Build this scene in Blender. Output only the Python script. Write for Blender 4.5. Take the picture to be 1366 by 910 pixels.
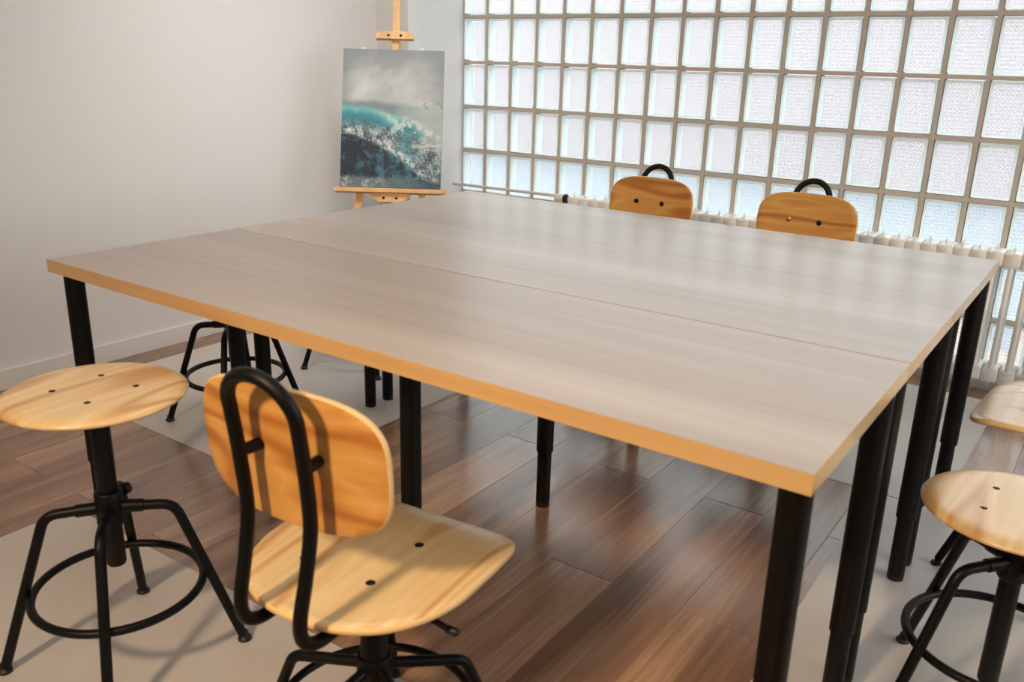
import bpy, bmesh, math, random
from mathutils import Vector, Matrix, noise

# ------------------------------------------------------------------ clear
for o in list(bpy.data.objects):
    bpy.data.objects.remove(o, do_unlink=True)
SC = bpy.context.scene
COL = SC.collection
PI = math.pi
random.seed(7)


def lin(r, g, b):
    f = lambda c: (c / 255) / 12.92 if c / 255 <= 0.04045 else ((c / 255 + 0.055) / 1.055) ** 2.4
    return (f(r), f(g), f(b), 1.0)


# ------------------------------------------------------------------ camera
CAM = Vector((2.27218, -1.11792, 1.2915))
YAW, PITCH, ROLL, FPX = 0.60925, 0.31192, 0.02786, 1158.0
fwd = Vector((-math.sin(YAW) * math.cos(PITCH), math.cos(YAW) * math.cos(PITCH), -math.sin(PITCH)))
rgt = Vector((math.cos(YAW), math.sin(YAW), 0))
upv = rgt.cross(fwd)
rgt2 = math.cos(ROLL) * rgt + math.sin(ROLL) * upv
upv2 = -math.sin(ROLL) * rgt + math.cos(ROLL) * upv
cd = bpy.data.cameras.new('camera')
cd.sensor_width = 36.0
cd.lens = 36.0 * FPX / 1366.0
cd.clip_start = 0.05
cd.dof.use_dof = True
cd.dof.focus_distance = 3.1
cd.dof.aperture_fstop = 5.0
cam = bpy.data.objects.new('camera', cd)
m = Matrix((rgt2, upv2, -fwd)).transposed().to_4x4()
m.translation = CAM
cam.matrix_world = m
COL.objects.link(cam)
SC.camera = cam

# ------------------------------------------------------------------ world, lights, exposure
W = bpy.data.worlds.new('overcast_sky')
SC.world = W
W.use_nodes = True
bg = W.node_tree.nodes['Background']
bg.inputs[0].default_value = (0.95, 0.975, 1.0, 1)
bg.inputs[1].default_value = 5.0


def area(name, loc, target, size, power, color, shape='DISK', size_y=None):
    l = bpy.data.lights.new(name, 'AREA')
    l.shape = shape
    l.size = size
    if size_y:
        l.size_y = size_y
    l.energy = power
    l.color = color
    o = bpy.data.objects.new(name, l)
    o.location = loc
    d = Vector(target) - Vector(loc)
    o.rotation_euler = d.to_track_quat('-Z', 'Y').to_euler()
    COL.objects.link(o)
    return o


R_ = math.radians
# small warm ceiling lamp behind the camera; the other area lights are added fill
area('ceiling_lamp', (1.5, -2.6, 2.50), (1.55, 0.1, 0.3), 0.30, 24, (1.0, 0.74, 0.46)).data.spread = R_(95)
area('fill_panel', (1.7, -0.9, 2.58), (1.7, -0.9, 0), 1.8, 9, (1.0, 0.88, 0.72), 'RECTANGLE', 1.0)  # added overhead fill, no fixture seen here
area('fill_panel.002', (0.25, 0.75, 2.58), (0.25, 0.75, 0), 1.6, 5, (1.0, 0.96, 0.92), 'RECTANGLE', 0.9)  # added fill to lift the left wall and easel
area('easel_fill', (0.20, 1.15, 2.45), (-1.05, 1.9, 0.75), 0.6, 7, (1.0, 0.95, 0.90)).data.spread = R_(100)  # added wash on the wall beside the easel and the canvas
area('fill_panel.001', (2.9, -2.2, 2.58), (2.9, -2.2, 0), 1.8, 11, (1.0, 0.88, 0.72), 'RECTANGLE', 1.0)  # added fill from behind the camera, no fixture seen

SC.view_settings.view_transform = 'Standard'
SC.view_settings.look = 'None'
SC.view_settings.gamma = 1.0
SC.view_settings.use_curve_mapping = False
SC.view_settings.exposure = 0.04
try:
    SC.cycles.max_bounces = 14
    SC.cycles.diffuse_bounces = 6
    SC.cycles.glossy_bounces = 4
    SC.cycles.transmission_bounces = 8
    SC.cycles.transparent_max_bounces = 16
    SC.cycles.sample_clamp_indirect = 6.0
    SC.cycles.use_denoising = True
except Exception:
    pass


# ------------------------------------------------------------------ material helpers
def newmat(name):
    mt = bpy.data.materials.new(name)
    mt.use_nodes = True
    nt = mt.node_tree
    return mt, nt, nt.nodes, nt.links, nt.nodes['Principled BSDF']


def simple(name, rgb, rough=0.5, metal=0.0, bump=0.0, bscale=60, spec=0.5, vary=0.0):
    mt, nt, N, L, P = newmat(name)
    P.inputs['Base Color'].default_value = lin(*rgb)
    P.inputs['Roughness'].default_value = rough
    P.inputs['Metallic'].default_value = metal
    P.inputs['Specular IOR Level'].default_value = spec
    tc = N.new('ShaderNodeTexCoord')
    nz = N.new('ShaderNodeTexNoise')
    nz.inputs['Scale'].default_value = bscale
    nz.inputs['Detail'].default_value = 4
    L.new(tc.outputs['Object'], nz.inputs['Vector'])
    if bump:
        bp = N.new('ShaderNodeBump')
        bp.inputs['Strength'].default_value = bump
        bp.inputs['Distance'].default_value = 0.004
        L.new(nz.outputs[0], bp.inputs['Height'])
        L.new(bp.outputs[0], P.inputs['Normal'])
    if vary:
        mx = N.new('ShaderNodeMix'); mx.data_type = 'RGBA'
        c = lin(*rgb)
        mx.inputs[6].default_value = tuple(v * (1 - vary) for v in c[:3]) + (1,)
        mx.inputs[7].default_value = tuple(min(1, v * (1 + vary)) for v in c[:3]) + (1,)
        L.new(nz.outputs[0], mx.inputs[0])
        L.new(mx.outputs[2], P.inputs['Base Color'])
    return mt


def wood(name, stops, grain=(1.0, 0.08, 1.0), scale=9.0, rings=6.0, rough=0.4, fine=0.25, fscale=70,
         fstretch=0.04, along=1, bump=0.06, coat=0.0, random_tint=0.0, spec=0.5, detail=1.5):
    """contour lines of a noise stretched along the grain (axis number along), with fine fibres over them"""
    mt, nt, N, L, P = newmat(name)
    tc = N.new('ShaderNodeTexCoord')
    oi = N.new('ShaderNodeObjectInfo')
    sc = N.new('ShaderNodeMath'); sc.operation = 'MULTIPLY'; sc.inputs[1].default_value = 37.0
    L.new(oi.outputs['Random'], sc.inputs[0])

    def coords(v):
        mp = N.new('ShaderNodeMapping'); mp.inputs['Scale'].default_value = v
        L.new(tc.outputs['Object'], mp.inputs['Vector'])
        ad = N.new('ShaderNodeVectorMath'); ad.operation = 'ADD'
        L.new(mp.outputs[0], ad.inputs[0]); L.new(sc.outputs[0], ad.inputs[1])
        return ad.outputs[0]
    nz = N.new('ShaderNodeTexNoise')
    nz.inputs['Scale'].default_value = scale; nz.inputs['Detail'].default_value = detail
    nz.inputs['Roughness'].default_value = 0.45
    L.new(coords(grain), nz.inputs['Vector'])
    mu = N.new('ShaderNodeMath'); mu.operation = 'MULTIPLY'; mu.inputs[1].default_value = rings * 2 * PI
    L.new(nz.outputs[0], mu.inputs[0])
    sn = N.new('ShaderNodeMath'); sn.operation = 'SINE'; L.new(mu.outputs[0], sn.inputs[0])
    mr = N.new('ShaderNodeMapRange'); mr.inputs['From Min'].default_value = -1; mr.inputs['From Max'].default_value = 1
    L.new(sn.outputs[0], mr.inputs['Value'])
    cr = N.new('ShaderNodeValToRGB')
    el = cr.color_ramp.elements
    while len(el) < len(stops):
        el.new(0.5)
    for e, (p_, c_) in zip(el, stops):
        e.position = p_; e.color = lin(*c_)
    L.new(mr.outputs[0], cr.inputs[0])
    g2 = [1.0, 1.0, 1.0]; g2[along] = fstretch
    nf = N.new('ShaderNodeTexNoise')
    nf.inputs['Scale'].default_value = fscale; nf.inputs['Detail'].default_value = 4
    L.new(coords(tuple(g2)), nf.inputs['Vector'])
    mx = N.new('ShaderNodeMix'); mx.data_type = 'RGBA'; mx.blend_type = 'OVERLAY'
    mx.inputs[0].default_value = fine
    L.new(cr.outputs[0], mx.inputs[6]); L.new(nf.outputs[0], mx.inputs[7])
    last = mx.outputs[2]
    if random_tint:
        hs = N.new('ShaderNodeHueSaturation')
        m2 = N.new('ShaderNodeMapRange')
        m2.inputs['To Min'].default_value = 1 - random_tint
        m2.inputs['To Max'].default_value = 1 + random_tint
        L.new(oi.outputs['Random'], m2.inputs['Value'])
        L.new(m2.outputs[0], hs.inputs['Value'])
        L.new(last, hs.inputs['Color'])
        last = hs.outputs[0]
    L.new(last, P.inputs['Base Color'])
    P.inputs['Roughness'].default_value = rough
    P.inputs['Coat Weight'].default_value = coat
    P.inputs['Coat Roughness'].default_value = 0.2
    P.inputs['Specular IOR Level'].default_value = spec
    bp = N.new('ShaderNodeBump'); bp.inputs['Strength'].default_value = bump
    bp.inputs['Distance'].default_value = 0.002
    L.new(nf.outputs[0], bp.inputs['Height']); L.new(bp.outputs[0], P.inputs['Normal'])
    return mt


M = {}
M['wall'] = simple('white_paint', (221, 218, 216), 0.75, bump=0.12, bscale=45)
M['wall_left'] = M['wall']
M['ceiling'] = simple('ceiling_paint', (225, 222, 216), 0.8)
M['baseboard'] = simple('baseboard_paint', (224, 221, 219), 0.5)
M['black'] = simple('black_metal', (6, 5, 5), 0.45, bump=0.04, bscale=300, spec=0.25)
M['black_plastic'] = simple('black_plastic', (18, 17, 17), 0.5)
M['screw'] = simple('dark_screw', (30, 24, 20), 0.35, metal=0.6)
M['steel'] = simple('lit_screw', (190, 165, 120), 0.3, metal=0.9)  # brighter metal stands in for the light caught by one screw
M['radiator'] = simple('radiator_enamel', (236, 233, 228), 0.3)
M['pipe'] = simple('pipe_paint', (206, 204, 200), 0.4)
M['mat'] = simple('mat_plastic', (200, 192, 186), 0.42, bump=0.08, bscale=7, vary=0.05)
M['mortar'] = simple('mortar', (196, 186, 177), 0.85, bump=0.3, bscale=120, vary=0.06)
M['pine'] = wood('pine_ply', [(0.0, (202, 154, 96)), (0.22, (222, 184, 128)), (0.7, (232, 202, 152)), (1.0, (224, 190, 136))],
                 grain=(1.0, 0.14, 1.0), scale=6.5, rings=6.5, rough=0.34, fine=0.30, coat=0.4)
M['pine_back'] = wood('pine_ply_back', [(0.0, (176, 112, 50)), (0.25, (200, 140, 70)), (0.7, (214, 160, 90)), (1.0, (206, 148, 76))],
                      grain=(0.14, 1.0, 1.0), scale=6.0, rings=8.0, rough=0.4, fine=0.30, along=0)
M['pine_edge'] = simple('ply_edge', (226, 190, 134), 0.5, bump=0.1, bscale=200)
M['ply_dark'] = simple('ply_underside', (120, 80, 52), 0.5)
M['easel'] = wood('easel_pine', [(0.0, (214, 166, 110)), (1.0, (226, 182, 128))], grain=(1, 1, 0.1), scale=9, rings=3, rough=0.5, along=2)
M['tabletop'] = wood('tabletop_foil', [(0.0, (174, 160, 151)), (0.5, (184, 171, 162)), (1.0, (193, 181, 173))],
                     grain=(0.10, 1.0, 1.0), scale=4.0, rings=1.6, rough=0.30, fine=0.16, fscale=40, fstretch=0.03, along=0, bump=0.02)
M['edge'] = wood('edge_band', [(0.0, (205, 162, 108)), (1.0, (213, 173, 120))], grain=(0.1, 0.1, 1.0), scale=10, rings=2, rough=0.25, coat=0.6, along=0, fine=0.15)
M['plank'] = wood('floor_laminate', [(0.0, (132, 99, 77)), (0.4, (164, 127, 101)), (0.7, (180, 142, 114)), (1.0, (150, 114, 90))],
                  grain=(1.0, 0.09, 1.0), scale=5.0, rings=1.8, rough=0.22, coat=0.5, fine=0.5, fscale=110, fstretch=0.03, random_tint=0.13, bump=0.40, detail=3)
M['floor_gap'] = simple('floor_gap', (46, 34, 28), 0.8)
M['canvas_side'] = simple('canvas_side', (120, 122, 120), 0.8)
M['clip'] = simple('clip_plastic', (214, 212, 206), 0.4)
M['outside_ground'] = simple('outside_ground', (121, 130, 137), 0.9, vary=0.1, bscale=1.5)
M['outside_wall'] = simple('outside_wall', (163, 150, 151), 0.9, vary=0.06, bscale=0.7)


def glass_mats():
    # patterned pane at the back of the block: light comes through it scattered
    def relief(N, L, amt):
        tc = N.new('ShaderNodeTexCoord')
        sp = N.new('ShaderNodeSeparateXYZ'); L.new(tc.outputs['Object'], sp.inputs[0])
        outs = []
        for ax in ('X', 'Z'):
            mm = N.new('ShaderNodeMath'); mm.operation = 'MULTIPLY'; mm.inputs[1].default_value = 2 * PI / 0.0160
            L.new(sp.outputs[ax], mm.inputs[0])
            s = N.new('ShaderNodeMath'); s.operation = 'SINE'; L.new(mm.outputs[0], s.inputs[0])
            outs.append(s.outputs[0])
        mu = N.new('ShaderNodeMath'); mu.operation = 'MULTIPLY'
        L.new(outs[0], mu.inputs[0]); L.new(outs[1], mu.inputs[1])
        ad = N.new('ShaderNodeMath'); ad.operation = 'ADD'
        mz = N.new('ShaderNodeMath'); mz.operation = 'MULTIPLY'; mz.inputs[1].default_value = 0.5
        L.new(outs[1], mz.inputs[0]); L.new(mu.outputs[0], ad.inputs[0]); L.new(mz.outputs[0], ad.inputs[1])
        bp = N.new('ShaderNodeBump'); bp.inputs['Strength'].default_value = amt; bp.inputs['Distance'].default_value = 0.003
        L.new(ad.outputs[0], bp.inputs['Height'])
        return bp.outputs[0], ad.outputs[0]

    def base(name):
        mt = bpy.data.materials.new(name); mt.use_nodes = True
        nt = mt.node_tree; nt.nodes.clear()
        return mt, nt.nodes, nt.links, nt.nodes.new('ShaderNodeOutputMaterial')

    mt, N, L, O = base('block_back_pane')
    nrm, hgt = relief(N, L, 0.9)
    tr = N.new('ShaderNodeBsdfTranslucent'); L.new(nrm, tr.inputs['Normal'])
    mr = N.new('ShaderNodeMapRange'); mr.inputs['From Min'].default_value = -1.5; mr.inputs['From Max'].default_value = 1.5
    L.new(hgt, mr.inputs['Value'])
    mx = N.new('ShaderNodeMix'); mx.data_type = 'RGBA'
    mx.inputs[6].default_value = (0.02, 0.04, 0.05, 1); mx.inputs[7].default_value = (0.44, 0.45, 0.46, 1)
    L.new(mr.outputs[0], mx.inputs[0]); L.new(mx.outputs[2], tr.inputs['Color'])
    tp = N.new('ShaderNodeBsdfTransparent'); tp.inputs[0].default_value = (0.93, 0.96, 0.96, 1)
    ms = N.new('ShaderNodeMixShader'); ms.inputs[0].default_value = 0.65
    L.new(tr.outputs[0], ms.inputs[1]); L.new(tp.outputs[0], ms.inputs[2])
    L.new(ms.outputs[0], O.inputs[0]); M['pane_back'] = mt

    mt, N, L, O = base('block_front_pane')
    nrm, hgt = relief(N, L, 0.5)
    tp = N.new('ShaderNodeBsdfTransparent'); tp.inputs[0].default_value = (0.95, 0.975, 0.97, 1)
    gl = N.new('ShaderNodeBsdfGlossy'); gl.inputs['Roughness'].default_value = 0.12; L.new(nrm, gl.inputs['Normal'])
    fr = N.new('ShaderNodeFresnel'); fr.inputs['IOR'].default_value = 1.45
    ms = N.new('ShaderNodeMixShader'); L.new(fr.outputs[0], ms.inputs[0])
    L.new(tp.outputs[0], ms.inputs[1]); L.new(gl.outputs[0], ms.inputs[2])
    tr = N.new('ShaderNodeBsdfTranslucent'); tr.inputs['Color'].default_value = (0.93, 0.96, 0.97, 1); L.new(nrm, tr.inputs['Normal'])
    m2 = N.new('ShaderNodeMixShader'); m2.inputs[0].default_value = 0.14
    L.new(ms.outputs[0], m2.inputs[1]); L.new(tr.outputs[0], m2.inputs[2])
    L.new(m2.outputs[0], O.inputs[0]); M['pane_front'] = mt

    mt, N, L, O = base('clear_pane')
    tp = N.new('ShaderNodeBsdfTransparent'); tp.inputs[0].default_value = (0.96, 0.98, 0.97, 1)
    gl = N.new('ShaderNodeBsdfGlossy'); gl.inputs['Roughness'].default_value = 0.02
    fr = N.new('ShaderNodeFresnel'); fr.inputs['IOR'].default_value = 1.3
    ms = N.new('ShaderNodeMixShader'); L.new(fr.outputs[0], ms.inputs[0])
    L.new(tp.outputs[0], ms.inputs[1]); L.new(gl.outputs[0], ms.inputs[2])
    L.new(ms.outputs[0], O.inputs[0]); M['clear_pane'] = mt

    for key, name, col, dfs in (('block_rim', 'block_rim_glass', (0.90, 0.96, 0.95, 1), 0.55),
                                ('block_side', 'block_side_glass', (0.80, 0.89, 0.90, 1), 0.92)):
        mt, N, L, O = base(name)
        tr = N.new('ShaderNodeBsdfTranslucent'); tr.inputs['Color'].default_value = col
        df = N.new('ShaderNodeBsdfPrincipled'); df.inputs['Base Color'].default_value = col; df.inputs['Roughness'].default_value = 0.15
        ms = N.new('ShaderNodeMixShader'); ms.inputs[0].default_value = dfs
        L.new(tr.outputs[0], ms.inputs[1]); L.new(df.outputs[0], ms.inputs[2])
        L.new(ms.outputs[0], O.inputs[0]); M[key] = mt


glass_mats()


# ------------------------------------------------------------------ mesh helpers
def link_mesh(name, bm, mats, parent=None, smooth=True, loc=None, auto=40):
    me = bpy.data.meshes.new(name)
    bmesh.ops.recalc_face_normals(bm, faces=bm.faces[:])
    bm.to_mesh(me); bm.free()
    if not isinstance(mats, (list, tuple)):
        mats = [mats]
    for k in mats:
        me.materials.append(k)
    if smooth:
        for p_ in me.polygons:
            p_.use_smooth = True
        try:
            me.set_sharp_from_angle(angle=math.radians(auto))
        except Exception:
            pass
    o = bpy.data.objects.new(name, me)
    if loc is not None:
        o.location = loc
    if parent is not None:
        o.parent = parent
    COL.objects.link(o)
    return o


def box(bm, x0, x1, y0, y1, z0, z1, mi=0, bevel=0.0):
    vs = [bm.verts.new((x, y, z)) for x in (x0, x1) for y in (y0, y1) for z in (z0, z1)]
    idx = ((0, 1, 3, 2), (4, 6, 7, 5), (0, 4, 5, 1), (2, 3, 7, 6), (0, 2, 6, 4), (1, 5, 7, 3))
    fs = [bm.faces.new([vs[i] for i in f]) for f in idx]
    for f in fs:
        f.material_index = mi
    if bevel:
        es = list({e for f in fs for e in f.edges})
        r = bmesh.ops.bevel(bm, geom=es, offset=bevel, segments=2, affect='EDGES', profile=0.6)
        for f in r['faces']:
            f.material_index = mi
    return fs


def tube(bm, pts, r, seg=12, cap=True, closed=False, mi=0):
    pts = [Vector(p_) for p_ in pts]
    n = len(pts)
    rr = r if isinstance(r, (list, tuple)) else [r] * n
    rings = []
    ref = None
    for i, p_ in enumerate(pts):
        if closed:
            t = (pts[(i + 1) % n] - pts[i - 1]).normalized()
        else:
            t = ((pts[min(i + 1, n - 1)] - pts[max(i - 1, 0)])).normalized()
        if ref is None:
            a = Vector((0, 0, 1)) if abs(t.z) < 0.9 else Vector((1, 0, 0))
            ref = (a - t * a.dot(t)).normalized()
        else:
            ref = (ref - t * ref.dot(t)).normalized()
        b = t.cross(ref)
        rings.append([bm.verts.new(p_ + rr[i] * (math.cos(2 * PI * k / seg) * ref + math.sin(2 * PI * k / seg) * b)) for k in range(seg)])
    m_ = n if closed else n - 1
    for i in range(m_):
        A, B = rings[i], rings[(i + 1) % n]
        for k in range(seg):
            f = bm.faces.new((A[k], A[(k + 1) % seg], B[(k + 1) % seg], B[k])); f.material_index = mi
    if cap and not closed:
        bm.faces.new(rings[0][::-1]).material_index = mi
        bm.faces.new(rings[-1]).material_index = mi


def lathe(bm, prof, c=(0, 0, 0), seg=24, axis='Z', mi=0):
    """prof: list of (radius, height) from bottom to top, closed at both ends by caps where radius > 0"""
    c = Vector(c)
    rings = []
    for r, h in prof:
        ring = []
        if r < 1e-6:
            q = {'Z': (0, 0, h), 'X': (h, 0, 0), 'Y': (0, h, 0)}[axis]
            ring = [bm.verts.new(c + Vector(q))]
        else:
            for k in range(seg):
                a, b = r * math.cos(2 * PI * k / seg), r * math.sin(2 * PI * k / seg)
                q = {'Z': (a, b, h), 'X': (h, a, b), 'Y': (a, h, b)}[axis]
                ring.append(bm.verts.new(c + Vector(q)))
        rings.append(ring)
    for A, B in zip(rings, rings[1:]):
        for k in range(seg):
            k2 = (k + 1) % seg
            if len(A) == 1 and len(B) == 1:
                continue
            if len(A) == 1:
                f = bm.faces.new((A[0], B[k2], B[k]))
            elif len(B) == 1:
                f = bm.faces.new((A[k], A[k2], B[0]))
            else:
                f = bm.faces.new((A[k], A[k2], B[k2], B[k]))
            f.material_index = mi
    for ring in (rings[0], rings[-1]):
        if len(ring) > 1:
            bm.faces.new(ring).material_index = mi


def arc(c, r, a0, a1, n, ex, ey):
    c, ex, ey = Vector(c), Vector(ex), Vector(ey)
    return [c + r * (math.cos(a0 + (a1 - a0) * i / n) * ex + math.sin(a0 + (a1 - a0) * i / n) * ey) for i in range(n + 1)]


def smooth_path(pts, n=8):
    """Catmull-Rom through pts"""
    P = [Vector(p_) for p_ in pts]
    P = [2 * P[0] - P[1]] + P + [2 * P[-1] - P[-2]]
    out = []
    for i in range(1, len(P) - 2):
        for k in range(n):
            t = k / n
            out.append(0.5 * ((2 * P[i]) + (-P[i - 1] + P[i + 1]) * t + (2 * P[i - 1] - 5 * P[i] + 4 * P[i + 1] - P[i + 2]) * t * t
                              + (-P[i - 1] + 3 * P[i] - 3 * P[i + 1] + P[i + 2]) * t ** 3))
    out.append(P[-2])
    return out


def fillet(pts, rad, n=6):
    """polyline with rounded corners"""
    P = [Vector(p_) for p_ in pts]
    out = [P[0]]
    for i in range(1, len(P) - 1):
        a = (P[i - 1] - P[i]); b = (P[i + 1] - P[i])
        r = rad[i - 1] if isinstance(rad, (list, tuple)) else rad
        ua, ub = a.normalized(), b.normalized()
        ang = ua.angle(ub)
        d = min(r / math.tan(ang / 2), a.length * 0.49, b.length * 0.49)
        p0, p1 = P[i] + ua * d, P[i] + ub * d
        for k in range(n + 1):
            t = k / n
            out.append((1 - t) ** 2 * p0 + 2 * t * (1 - t) * P[i] + t * t * p1)
    out.append(P[-1])
    return out


def plate(bm, a, b, n, th, fz, K=9, seg=72, shape=None, mi_top=0, mi_edge=1, mi_bot=0):
    """superellipse plate in XY, top surface z = fz(x, y), thickness th, with a rounded edge"""
    n_front, n_back = n if isinstance(n, tuple) else (n, n)

    def outline(t):
        c, s = math.cos(t), math.sin(t)
        n = n_front if s >= 0 else n_back
        x = a * math.copysign(abs(c) ** (2 / n), c)
        y = b * math.copysign(abs(s) ** (2 / n), s)
        if shape:
            x, y = shape(x, y)
        return x, y
    O_ = [outline(2 * PI * k / seg) for k in range(seg)]
    lev = [0.0] + [((k + 1) / K) ** 0.8 * 0.985 for k in range(K)]

    def rings(dz):
        R = []
        for s in lev:
            if s == 0:
                R.append([bm.verts.new((0, 0, fz(0, 0) + dz))])
            else:
                R.append([bm.verts.new((x * s, y * s, fz(x * s, y * s) + dz)) for x, y in O_])
        return R
    T, B = rings(0), rings(-th)
    for R, mi in ((T, mi_top), (B, mi_bot)):
        for A, C in zip(R, R[1:]):
            for k in range(seg):
                k2 = (k + 1) % seg
                f = bm.faces.new((A[0], C[k], C[k2])) if len(A) == 1 else bm.faces.new((A[k], A[k2], C[k2], C[k]))
                f.material_index = mi
    E1 = [bm.verts.new((x, y, fz(x, y) - th * 0.25)) for x, y in O_]
    E2 = [bm.verts.new((x, y, fz(x, y) - th * 0.75)) for x, y in O_]
    for A, C in ((T[-1], E1), (E1, E2), (E2, B[-1])):
        for k in range(seg):
            k2 = (k + 1) % seg
            bm.faces.new((A[k], A[k2], C[k2], C[k])).material_index = mi_edge


def tag(o, label=None, cat=None, group=None, kind=None):
    if label: o['label'] = label
    if cat: o['category'] = cat
    if group: o['group'] = group
    if kind: o['kind'] = kind
    return o


def empty(name, loc, rz=0, label=None, cat=None, group=None, kind=None):
    o = bpy.data.objects.new(name, None)
    o.empty_display_size = 0.1
    o.location = loc; o.rotation_euler = (0, 0, rz)
    COL.objects.link(o)
    return tag(o, label, cat, group, kind)


def dup(root, loc, rz, label):
    def cp(o, parent):
        c = o.copy()
        COL.objects.link(c)
        if parent is not None:
            c.parent = parent
        for ch in list(o.children):
            cp(ch, c)
        return c
    r = cp(root, None)
    r.location = loc; r.rotation_euler = (0, 0, rz)
    r['label'] = label
    return r


# ================================================================== SETTING
WA = -0.00745                       # the glass wall's small turn against the tables
WO = Vector((-0.79768, 2.94446, 0))  # first full joint of the glass wall, on its room face
WT = Vector((math.cos(WA), math.sin(WA), 0))
WN = Vector((-math.sin(WA), math.cos(WA), 0))
BW, BH, ZB = 0.16801, 0.2430, 0.0634   # block pitch and the lowest joint
NCOL, NROW = 22, 10
CEIL = 2.60
XR, YB = 4.3, -4.6


def wall_empty(name):
    e = empty(name, WO, WA)
    return e


# --- floor of separate planks
fl = empty('floor', (0, 0, 0)); tag(fl, kind='structure')
bm = bmesh.new(); box(bm, -1.6, XR + 0.1, YB - 0.1, 3.2, -0.06, -0.004)
link_mesh('subfloor', bm, M['floor_gap'], fl, smooth=False)
PW, PL = 0.192, 1.18
bm = bmesh.new(); box(bm, -PW / 2 + 0.0001, PW / 2 - 0.0001, -PL / 2 + 0.0006, PL / 2 - 0.0006, -0.008, 0.0)
top = [f for f in bm.faces if all(v.co.z > -0.001 for v in f.verts)][0]
bmesh.ops.bevel(bm, geom=list(top.edges), offset=0.0011, segments=1, affect='EDGES')
plank0 = link_mesh('plank', bm, M['plank'], fl, smooth=False)
first = True
for i in range(-8, 22):
    xc = 0.222 + (i + 0.5) * PW
    y0 = (1.252 if i % 2 == 0 else 0.660)
    for k in range(-5, 3):
        yc = y0 + (k + 0.5) * PL
        if yc + PL / 2 < YB or yc - PL / 2 > 3.1 or xc - PW / 2 < -1.45 or xc > XR:
            continue
        if first:
            o = plank0; first = False
        else:
            o = plank0.copy(); COL.objects.link(o)
        o.location = (xc, yc, 0)

# --- plain walls
def struct_box(name, x0, x1, y0, y1, z0, z1, mat, parent=None, bev=0.0):
    bm_ = bmesh.new(); box(bm_, x0, x1, y0, y1, z0, z1, 0, bev)
    o = link_mesh(name, bm_, mat, parent, smooth=False)
    if parent is None:
        tag(o, kind='structure')
    return o


def leftx(y):
    return -1.203 + 0.00745 * (y - 0.8)


bm = bmesh.new()
q = [(leftx(YB), YB), (leftx(3.1), 3.1), (leftx(3.1) - 0.12, 3.1), (leftx(YB) - 0.12, YB)]
vb = [bm.verts.new((x, y, -0.02)) for x, y in q]; vt = [bm.verts.new((x, y, CEIL)) for x, y in q]
bm.faces.new(vb[::-1]); bm.faces.new(vt)
for k in range(4):
    bm.faces.new((vb[k], vb[(k + 1) % 4], vt[(k + 1) % 4], vt[k]))
tag(link_mesh('wall_left', bm, M['wall'], smooth=False), kind='structure')
WY0, WY1, WZ0, WZ1 = 0.0, 2.7, 0.70, 2.40       # opening in the right wall for an added, unseen daylight window
bm = bmesh.new()
box(bm, XR, XR + 0.12, YB, WY0, -0.02, CEIL); box(bm, XR, XR + 0.12, WY1, 3.1, -0.02, CEIL)
box(bm, XR, XR + 0.12, WY0, WY1, -0.02, WZ0); box(bm, XR, XR + 0.12, WY0, WY1, WZ1, CEIL)
tag(link_mesh('wall_right', bm, M['wall'], smooth=False), kind='structure')
w2 = empty('fill_window', (XR, 0, 0)); tag(w2, kind='structure')  # window added out of view to let cool daylight in from the right
bm = bmesh.new()
for k in range(5):
    y = WY0 + (WY1 - WY0) * k / 4
    box(bm, 0.03, 0.09, max(y - 0.03, WY0), min(y + 0.03, WY1), WZ0, WZ1)
box(bm, 0.03, 0.09, WY0, WY1, WZ0, WZ0 + 0.05); box(bm, 0.03, 0.09, WY0, WY1, WZ1 - 0.05, WZ1)
link_mesh('fill_window_frame', bm, M['baseboard'], w2, smooth=False)
for k in range(4):
    y = WY0 + (WY1 - WY0) * k / 4
    bm = bmesh.new(); box(bm, 0.058, 0.062, y + 0.03, y + (WY1 - WY0) / 4 - 0.03, WZ0 + 0.05, WZ1 - 0.05)
    link_mesh('fill_window_pane', bm, M['clear_pane'], w2, smooth=False)
struct_box('wall_rear', leftx(YB) - 0.1, XR + 0.1, YB - 0.12, YB, -0.02, CEIL, M['wall'])
struct_box('ceiling', -1.6, XR + 0.2, YB - 0.2, 3.3, CEIL, CEIL + 0.12, M['ceiling'])
# pier in the corner, left of the glass
pier = struct_box('wall_corner', -0.42, 0.0, -0.455, 0.12, -0.02, CEIL, M['wall'])
pier.location = WO + WT * (-0.163); pier.rotation_euler = (0, 0, WA)
# pieces of wall around the glass
for nm, u0, u1, z0, z1 in (('wall_back', -0.163, -0.163 + NCOL * BW, -0.02, ZB - 0.001),
                           ('wall_lintel', -0.163, -0.163 + NCOL * BW, ZB + NROW * BH, CEIL),
                           ('wall_end', -0.163 + NCOL * BW, 5.3, -0.02, CEIL)):
    o = struct_box(nm, u0, u1, 0.0, 0.12, z0, z1, M['wall'])
    o.location = WO; o.rotation_euler = (0, 0, WA)
# baseboard on the left wall and on the pier's face
bm = bmesh.new(); box(bm, 0.0, 0.014, YB, 2.495, 0.0, 0.082, 0, 0.003)
o = link_mesh('baseboard_left', bm, M['baseboard'], smooth=False); tag(o, kind='structure')
o.location = (leftx(0), 0, 0.0); o.rotation_euler = (0, 0, WA)
bm = bmesh.new(); box(bm, -0.25, 0.0, -0.469, -0.455, 0.0, 0.082, 0, 0.003)
o = link_mesh('baseboard_back', bm, M['baseboard'], smooth=False); tag(o, kind='structure')
o.location = pier.location; o.rotation_euler = (0, 0, WA)

# --- glass block wall: every block a part
win = wall_empty('window_1'); tag(win, kind='structure')
GAP = 0.0240
bw, bh, bd = BW - GAP, BH - GAP, 0.066


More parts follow.
